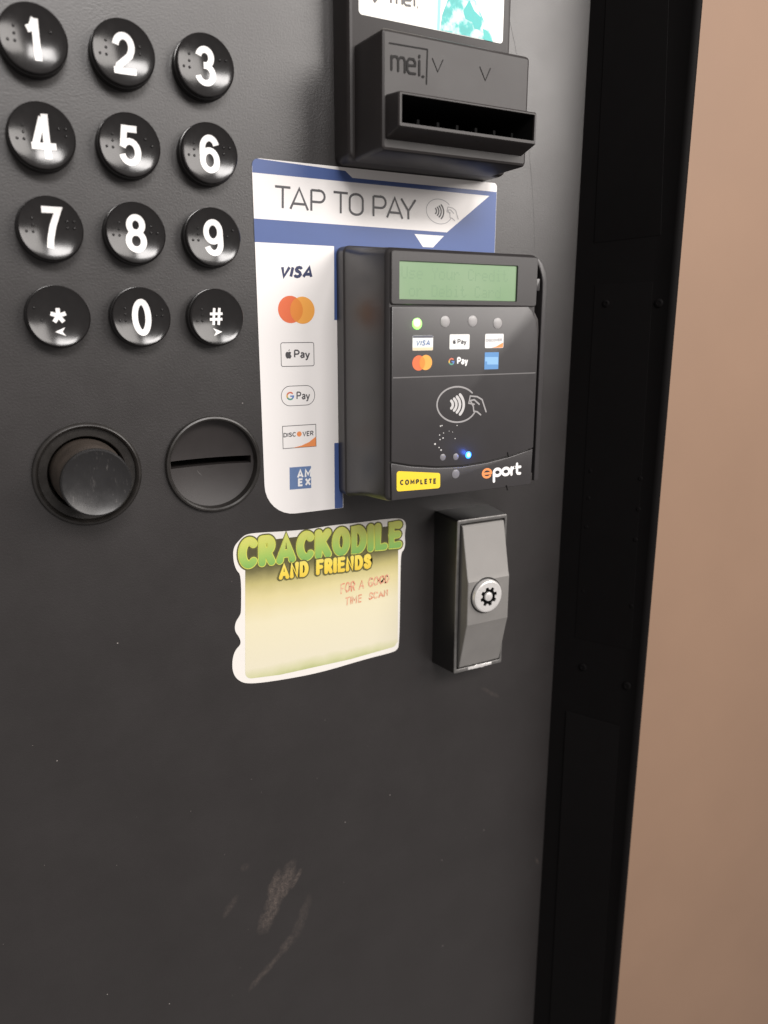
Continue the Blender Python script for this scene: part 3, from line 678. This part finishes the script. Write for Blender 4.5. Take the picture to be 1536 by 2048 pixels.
ds = finish('display', flat(rect(sx0-.3, sz0-.3, sx1+.3, sz1+.3), F0+.02), M_lcd, rd)
DQ = F0+.05
CW = (sx1-sx0-1.6)/16.0
finish('display_text', dotmatrix('Use Your Credit', sx0+1.2, sz1-1.9, CW, DQ), M_lcdt, ds)
finish('display_text', dotmatrix(' or Debit Card', sx0+1.2, sz1-8.0, CW, DQ), M_lcdt, ds)
# lower face plate with the curved right shoulder, and the bottom strip under the curved seam
zl = q(800, 614, ER)[1]
arcseam = qs([(776, 925), (820, 931), (870, 934), (920, 932), (970, 924), (1020, 911), (1063, 896)], ER)
zs0 = arcseam[0][1]
right = qs([(1054, 613), (1062, 622), (1068, 636), (1072, 655), (1073, 690), (1071, 780)], ER)
xr = 173.2
lowp = [(106.3, zs0+.25)] + [(x, z+.25) for x, z in arcseam[1:-1]] + [(xr, arcseam[-1][1]+.25), (xr, right[-2][1])] + [(min(x, xr), z) for x, z in right[::-1][2:]] + [(106.3, zl)]
fp = finish('face_plate', slab(lowp, F0-.3, F0+1.0, .35), M_face, rd, smooth=35)
FZ = F0+1.0
botz = qs([(1063, 968), (1000, 975), (930, 983), (860, 990), (780, 996)], ER)
strip = [(106.3, zs0-.25)] + [(x, z-.25) for x, z in arcseam[1:-1]] + [(xr-.2, arcseam[-1][1]-.25), (xr-.4, -150.0), (106.6, -150.0)]
sp = finish('lower_strip', slab(strip, F0-.3, F0+.9, .35), M_face, rd, smooth=35)
# fine seams at the notches of the strip
for u0, v0, u1, v1 in ((1012, 904, 1014, 914), (1010, 970, 1012, 980)):
    finish('notch', ribbon([q(u0, v0, ER), q(u1, v1, ER)], .55, FZ+.02, bmesh.new(), caps=False, th=.05), M_black, sp)
PF = FZ+.04
finish('divider_line', ribbon([(106.8, q(920, 751, FZ)[1]), (xr-.8, q(920, 751, FZ)[1])], .42, PF, bmesh.new(), caps=False), mat('grey_line_print', (.14, .135, .135), .4), fp)
LED_R = 2.05
for k, (u, v) in enumerate(((834, 647.5), (890, 643), (945, 642), (995, 646.5))):
    x, z = q(u, v, FZ)
    led = finish('status_light', lathe([(LED_R, FZ-.2), (LED_R, FZ+.12), (LED_R*.85, FZ+.3), (LED_R*.5, FZ+.42), (0, FZ+.46)], x, z, 28), M_led_green if k == 0 else M_led_off, fp, (x, -FZ, z), label='lit green status light' if k == 0 else None)
    if k == 0:
        finish('light_core', lathe([(LED_R*.72, FZ+.30), (LED_R*.5, FZ+.50), (0, FZ+.56)], x-.15, z+.2, 24), M_led_core, led)
        l = bpy.data.lights.new('status_glow', 'POINT'); l.energy = .00045; l.color = (.35, 1, .2); l.shadow_soft_size = .001
        lo = bpy.data.objects.new('status_glow', l); COL.objects.link(lo); lo.location = W((x, -FZ-2.2, z))
# small payment badges on the face
def badge(Q, name='badge', m=M_labelw, rad=.5, lift=0.0):
    TL, TR, BRr, BL = qs(Q, FZ); x0_, x1_ = (TL[0]+BL[0])/2, (TR[0]+BRr[0])/2; z1_, z0_ = (TL[1]+TR[1])/2, (BL[1]+BRr[1])/2
    return finish(name, flat(rounded(rect(x0_, z0_, x1_, z1_), rad, 4), PF+lift), m, fp), (x0_, z0_, x1_, z1_)
bd, bb = badge([(825, 671), (866, 670), (866, 700), (825, 702)])
bw, bh = bb[2]-bb[0], bb[3]-bb[1]
finish('badge_band', flat([(bb[0]+.1, bb[3]-bh*.17), (bb[2]-.1, bb[3]-bh*.17), (bb[2]-.1, bb[3]-.05), (bb[0]+.1, bb[3]-.05)], PF+.03), mat('blue_grey_band', (.10, .10, .13), .4), fp)
finish('badge_band', flat([(bb[0]+.1, bb[1]+.05), (bb[2]-.1, bb[1]+.05), (bb[2]-.1, bb[1]+bh*.2), (bb[0]+.1, bb[1]+bh*.2)], PF+.03), M_sand, fp)
finish('lettering', stext('VISA', [(833, 680.5), (860, 680), (860, 691), (833, 692)], PF+.04, .42, .34, .2), M_amex, fp)
badge([(899, 669), (939, 668), (939, 698), (899, 699)])
a_ = q(908.5, 684, FZ); apple(a_[0], a_[1], .92, PF+.04, M_ink, fp)
finish('lettering', stext('Pay', [(915, 678), (933, 678), (933, 691), (915, 690)], PF+.04, .36, .2), M_ink, fp)
bd, bb = badge([(970, 668), (1007, 667), (1007, 695), (970, 697)]); bw, bh = bb[2]-bb[0], bb[3]-bb[1]
finish('badge_band', flat([(bb[0]+bw*x, bb[1]+bh*z) for x, z in ((.36, .02), (.6, .10), (.98, .38), (.98, .06), (.94, .02))], PF+.03), M_orange, fp)
finish('lettering', stext('DISCOVER', [(972, 678), (1004, 676.5), (1004, 682.5), (972, 684)], PF+.04, .3, .26), M_inkl, fp)
mastercard((837.5, 726), (851.5, 725), 2.75, PF, fp)
g_ = q(903, 723, FZ); gmark(g_[0], g_[1], 1.05, .55, PF, fp)
finish('lettering', stext('Pay', [(914, 714), (936, 714), (936, 733), (914, 732)], PF, .62, .24), M_white, fp)
badge([(969, 705), (997, 704), (997, 738), (969, 739)], m=M_amex2, rad=.1)
finish('badge_band', flat(qs([(970, 714), (996, 714), (996, 729), (974, 729), (974, 723), (970, 723)], FZ), PF+.03), M_amex3, fp)
M_iconw = mat('icon_print', (.50, .49, .485), .4); M_icong = mat('icon_print_grey', (.30, .29, .29), .4)
contactless([(873, 772), (974, 770), (974, 846), (873, 847)], PF, .62, 1.15, M_iconw, M_icong, fp)
# white flecks scratched into the face
bm = bmesh.new()
for k, (u, v, r) in enumerate(((881, 852, .35), (884, 851, .3), (914, 851, .25), (879, 870, .3), (887, 866, .25), (886, 876, .36), (880, 879, .3), (870, 888, .45), (878, 895, .3), (882, 900, .4), (910, 877, .25), (898, 862, .18), (905, 864, .18))):
    x, z = q(u, v, FZ); flat(circ(x, z, r, 9, r*.8, k), PF+k*.003, 0, bm)
finish('scratch_flecks', bm, mat('fleck_white', (.5, .49, .48), .5), fp)
for k, (u, v, par) in enumerate(((885.5, 914.5, fp), (911.5, 913.5, fp), (936.5, 910, fp), (911.5, 948, sp))):
    x, z = q(u, v, FZ); r = (1.3, 1.3, 1.35, 1.75)[k]; d = FZ if k < 3 else F0+.9
    led = finish('indicator_light', lathe([(r, d-.2), (r, d+.1), (r*.8, d+.24), (0, d+.3)], x, z, 24), M_led_blue if k == 2 else M_led_dim, par, (x, -d, z), label='lit blue indicator light' if k == 2 else None)
    if k == 2:
        finish('light_core', lathe([(r*.62, d+.26), (r*.4, d+.36), (0, d+.4)], x, z, 20), M_led_bcore, led)
        l = bpy.data.lights.new('indicator_glow', 'POINT'); l.energy = .0011; l.color = (.05, .18, 1); l.shadow_soft_size = .001
        lo = bpy.data.objects.new('indicator_glow', l); COL.objects.link(lo); lo.location = W((x, -d-2.6, z))
yl = finish('yellow_label', flat(rounded(qs([(793, 942), (880, 946), (880, 976), (793, 983)], F0+.9), 1.0, 4), F0+.95, .08), M_yellow, sp)
finish('label_lettering', stext('COMPLETE', [(800, 959.5), (873, 956.5), (873, 967.5), (800, 970.5)], F0+1.08, .55, .62), mat('black_label_print', (.03, .028, .02), .5), yl)
ep = [[(.12, .50), (.86, .50)] + arc(.50, .50, .36, 0, 315, 20)]
def lettering(lines, Q, w, m, par, box, d): return finish('brand_lettering', strokes(lines, Q, d, w, box=box), m, par)
QE = [(964, 931), (1043, 924.5), (1043, 957), (964, 966)]; BX = (0, -.45, 4.05, 1.35)
FS = F0+.94
lettering([[(.16, .48), (.90, .48)], arc(.50, .50, .42, -4, 320, 20)], QE, .92, M_orange, sp, BX, FS)
lettering([[(1.2, -.42), (1.2, .5)], arc(1.55, .5, .35, 180, 540, 26)], QE, 1.2, M_white, sp, BX, FS)
lettering([arc(2.42, .5, .36, 0, 360, 28)], QE, 1.2, M_white, sp, BX, FS)
lettering([[(3.0, .12), (3.0, .86)], [(3.0, .5), (3.08, .76), (3.3, .86)]], QE, 1.15, M_white, sp, BX, FS)
lettering([[(3.58, 1.22), (3.58, .32), (3.66, .16), (3.9, .14)], [(3.38, .86), (3.92, .86)]], QE, 1.15, M_white, sp, BX, FS)
# swipe track on the right flank: dark groove, inner lip and outer rail with a rounded top
def rail(x0_, x1_, ztop, zbot, d0, d1, rad, name, m):
    poly = rounded([(x0_, zbot), (x1_, zbot), (x1_, ztop), (x0_, ztop)], [0, .8, rad, 0], 10)
    return finish(name, slab(poly, d0, d1, .4), m, rd, smooth=35)
finish('swipe_groove', boxbm(172.2, 177.6, 6, 24, -149.2, -62.5), M_black, rd)
rp = [(172.0, -59.9), (173.6, -60.6), (175.4, -62.4), (176.9, -65.0), (177.8, -68.2), (178.0, -72), (178.2, -149.0)]
rp2 = [(171.9, -62.2), (172.6, -62.6), (173.8, -64.2), (174.8, -66.4), (175.5, -69.0), (175.7, -72.4), (175.9, -149.0)]
finish('swipe_rail', slab(rp+rp2[::-1], 6, 40.2, .35), M_face, rd, smooth=35)
finish('rail_lip', slab(rounded([(171.9, -149.6), (173.4, -149.6), (174.4, -88), (173.9, -83.5), (171.2, -79.5), (170.8, -80.3)], .3, 3), 20, 40.6, .25), M_plastic, rd, smooth=35)
finish('latch_tab', slab(rounded(rect(171.2, -72.6, 173.4, -67.9), .3, 3), 34, ER+.1, .3), M_face, rd)
lo_ = q(1066, 968, 38)
finish('rail_hook', slab(rounded(rect(172.6, -150.2, 175.6, -145.6), .6, 3), 20, 39.4, .3), M_plastic, rd)

# ------------------------------------------------------------------ lock with pop-out handle
LK = 16.7
lk = thing('door_lock', (167, 0, -205), 'rectangular lock with silver pop-out handle and round key cylinder below the card reader', 'lock')
xo0, xo1, zo0, zo1 = 153.9, 181.0, -241.4, -168.9
bk = rounded(rect(152.6, -242.2, 182.4, -167.8), .9, 3); fo = rounded(rect(xo0, zo0, xo1, zo1), .8, 3); fi = rounded(rect(xo0+1.5, zo0+1.9, xo1-1.3, zo1-1.9), .5, 3)
bm = loft([(bk, -.1), (bk, 1.0), (inset(fo, -.2), LK-1.6), (fo, LK-.5)], cap0=False, cap1=False)
hb = finish('housing', bm, M_lockbox, lk, smooth=35)
bm = loft([(fo, LK-.5), (inset(fo, .12), LK-.1), (inset(fo, .35), LK), (inset(fi, -.35), LK), (inset(fi, -.1), LK-.12), (fi, LK-.5)], cap0=False, cap1=False)
finish('rim', bm, M_edge, hb, smooth=35)
finish('recess', loft([(fi, LK-.5), (fi, LK-7)], cap0=False), M_black, hb)
# dented chrome flaw along the bottom of the rim
bm = bmesh.new(); random.seed(3)
x_a, x_b = q(935, 1340, LK)[0], q(982, 1330, LK)[0]; zz = zo0+1.0; tp = []; bt = []
for k in range(15):
    x_ = x_a+(x_b-x_a)*k/14; tp.append((x_, zz+.75+random.uniform(-.25, .35)*math.sin(k/14*math.pi))); bt.append((x_, zz-.5-random.uniform(.0, .45)*math.sin(k/14*math.pi)))
finish('bare_metal_chip', slab(tp+bt[::-1], LK-.3, LK+.35, .15), M_chrome, hb)
hx0, hx1 = xo0+2.3, xo1-2.1; hz1, hz0 = zo1-2.6, zo0+2.6
hp = [(hz1, LK+.2), (hz1-.6, LK+.7), (q(933, 1160, LK+5)[1]+1.0, LK+5.3), (q(933, 1160, LK+5)[1]-1.2, LK+6.0), (q(933, 1255, LK+5)[1]+1.2, LK+6.0), (q(933, 1255, LK+5)[1]-1.0, LK+5.3), (hz0+.6, LK+.7), (hz0, LK+.2)]
bm = bmesh.new(); secs = []
for z, d in hp:
    b_ = .45; pr = [(hx0, LK-6), (hx0, d-b_), (hx0+b_*.3, d-b_*.3), (hx0+b_, d), (hx1-b_, d), (hx1-b_*.3, d-b_*.3), (hx1, d-b_), (hx1, LK-6)]
    secs.append([bm.verts.new((x, -dd, z)) for x, dd in pr])
for a, b in zip(secs, secs[1:]):
    for i in range(7): bm.faces.new((a[i], a[i+1], b[i+1], b[i]))
bm.faces.new(secs[0]); bm.faces.new(secs[-1][::-1]); bmesh.ops.recalc_face_normals(bm, faces=bm.faces)
hd = finish('handle', bm, M_steel, lk, smooth=14)
lx, lzc = q(977, 1193, LK+8); HD = LK+6.0; CR = 7.6
cyl = finish('key_cylinder', lathe([(CR, HD-1), (CR, HD+1.3), (CR-.35, HD+1.9), (CR-1.0, HD+2.1), (4.6, HD+2.1), (0, HD+2.1)], lx, lzc, 64), M_chrome, lk, (lx, -HD, lzc), smooth=35)
star = []
for k in range(8):
    a0 = 2*math.pi*k/8+.25
    for da, rr in ((-.27, 3.45), (-.16, 4.5), (.16, 4.5), (.27, 3.45)): star.append((lx+.1+rr*math.cos(a0+da), lzc-.1+rr*math.sin(a0+da)))
boolean(cyl, loft([(star, HD-.2), (star, HD+4)]))
finish('keyway', flat(circ(lx, lzc, 4.8, 32), HD+1.55), mat('keyway_shade_black', (.002, .002, .002), .8, spec=.05), cyl)  # black disc set shallow in the hole as painted shade of the keyway
finish('center_pin', lathe([(2.2, HD-.2), (2.2, HD+1.7), (1.95, HD+2.2), (1.2, HD+2.45), (0, HD+2.5)], lx+.1, lzc-.1, 32), M_chrome, cyl)
finish('cylinder_ring', lathe([(CR+.75, HD-.3), (CR+.7, HD+.12), (CR+.1, HD+.12), (CR+.05, HD-.3)], lx, lzc, 64), M_lockbox, cyl)

# ------------------------------------------------------------------ die-cut sticker (mascot and code left out)
cs2 = thing('diecut_sticker', (145*.8, 0, -200), 'die-cut cream sticker with fat green lettering stuck below the coin slot', 'sticker')
outl = [(480, 1078), (492, 1068), (520, 1065), (560, 1063), (600, 1060), (620, 1058), (660, 1051), (700, 1047), (740, 1042), (770, 1038), (800, 1036), (809, 1041), (812, 1052), (809, 1065), (810, 1090), (807, 1100), (801, 1106), (800, 1180), (798, 1290), (793, 1300), (782, 1305), (730, 1318), (640, 1345), (560, 1360), (497, 1368), (476, 1361), (465, 1345), (464, 1320), (470, 1300), (482, 1288), (479, 1275), (469, 1262), (470, 1245), (480, 1230), (482, 1222), (482, 1150), (472, 1140), (466, 1120), (466, 1095)]
def chaikin(p, n=2):
    for _ in range(n):
        o_ = []
        for i in range(len(p)):
            a, b = p[i], p[(i+1) % len(p)]; o_ += [(a[0]*.75+b[0]*.25, a[1]*.75+b[1]*.25), (a[0]*.25+b[0]*.75, a[1]*.25+b[1]*.75)]
        p = o_
    return p
sh = finish('sticker_sheet', flat(chaikin(qs(outl)), .02, .22), mat('white_diecut_vinyl', (.70, .675, .64), .42, var=.015), cs2)
M_bgp = zramp('cream_green_print', [(.0, (.40, .43, .20)), (.03, (.52, .52, .31)), (.09, (.64, .60, .46)), (.42, (.66, .61, .43)), (.60, (.60, .53, .28)), (.70, (.44, .39, .16)), (.79, (.14, .125, .048)), (.86, (.075, .065, .028))], 70, .07)
bgp = rounded(qs([(490, 1085), (796, 1050), (795, 1283), (788, 1293), (700, 1318), (560, 1349), (490, 1358)]), [0, 0, 0, 2, 0, 0, 3], 4)
finish('background_print', flat(bgp, .27), M_bgp, sh)
M_olive = mat('dark_olive_print', (.105, .10, .035), .42); M_lime = mat('lime_edge_print', (.55, .58, .10), .42, var=.06)
M_letter = zramp('green_letter_print', [(.0, (.16, .36, .09)), (.35, (.30, .46, .10)), (.8, (.50, .54, .12)), (1.0, (.56, .56, .14))], 120, .12)
M_gold = zramp('gold_letter_print', [(.0, (.66, .46, .05)), (.6, (.74, .58, .08)), (1.0, (.70, .60, .14))], 120, .10)
def layered(body, Q, d, layers, gap):
    for k, (w, m_) in enumerate(layers):
        finish('lettering', stext(body, Q, d+.1*k, w, gap, 0, True, fitw=layers[0][0], step=.003), m_, sh)
layered('CRACKODILE', [(473, 1073), (807, 1038), (807, 1098), (473, 1145)], .32, ((4.9, M_olive), (3.7, M_lime), (2.95, M_letter)), .48)
layered('AND FRIENDS', [(555, 1125), (745, 1104), (745, 1139), (555, 1163)], .68, ((2.9, M_olive), (1.75, M_gold)), .50)
M_hand = mottled('faded_red_ink', [(.66, .46, .30), (.60, .27, .17), (.56, .20, .12)], 350, 4, .5)
finish('handwriting', stext('FOR A GOOD', [(681, 1166), (779, 1147), (779, 1165), (681, 1189)], .34, .62, .34, .08, True, wob=.06), M_hand, sh)
finish('handwriting', stext('TIME  SCAN', [(691, 1194), (776, 1178), (776, 1192), (691, 1212)], .34, .62, .34, .08, True, wob=.06), M_hand, sh)
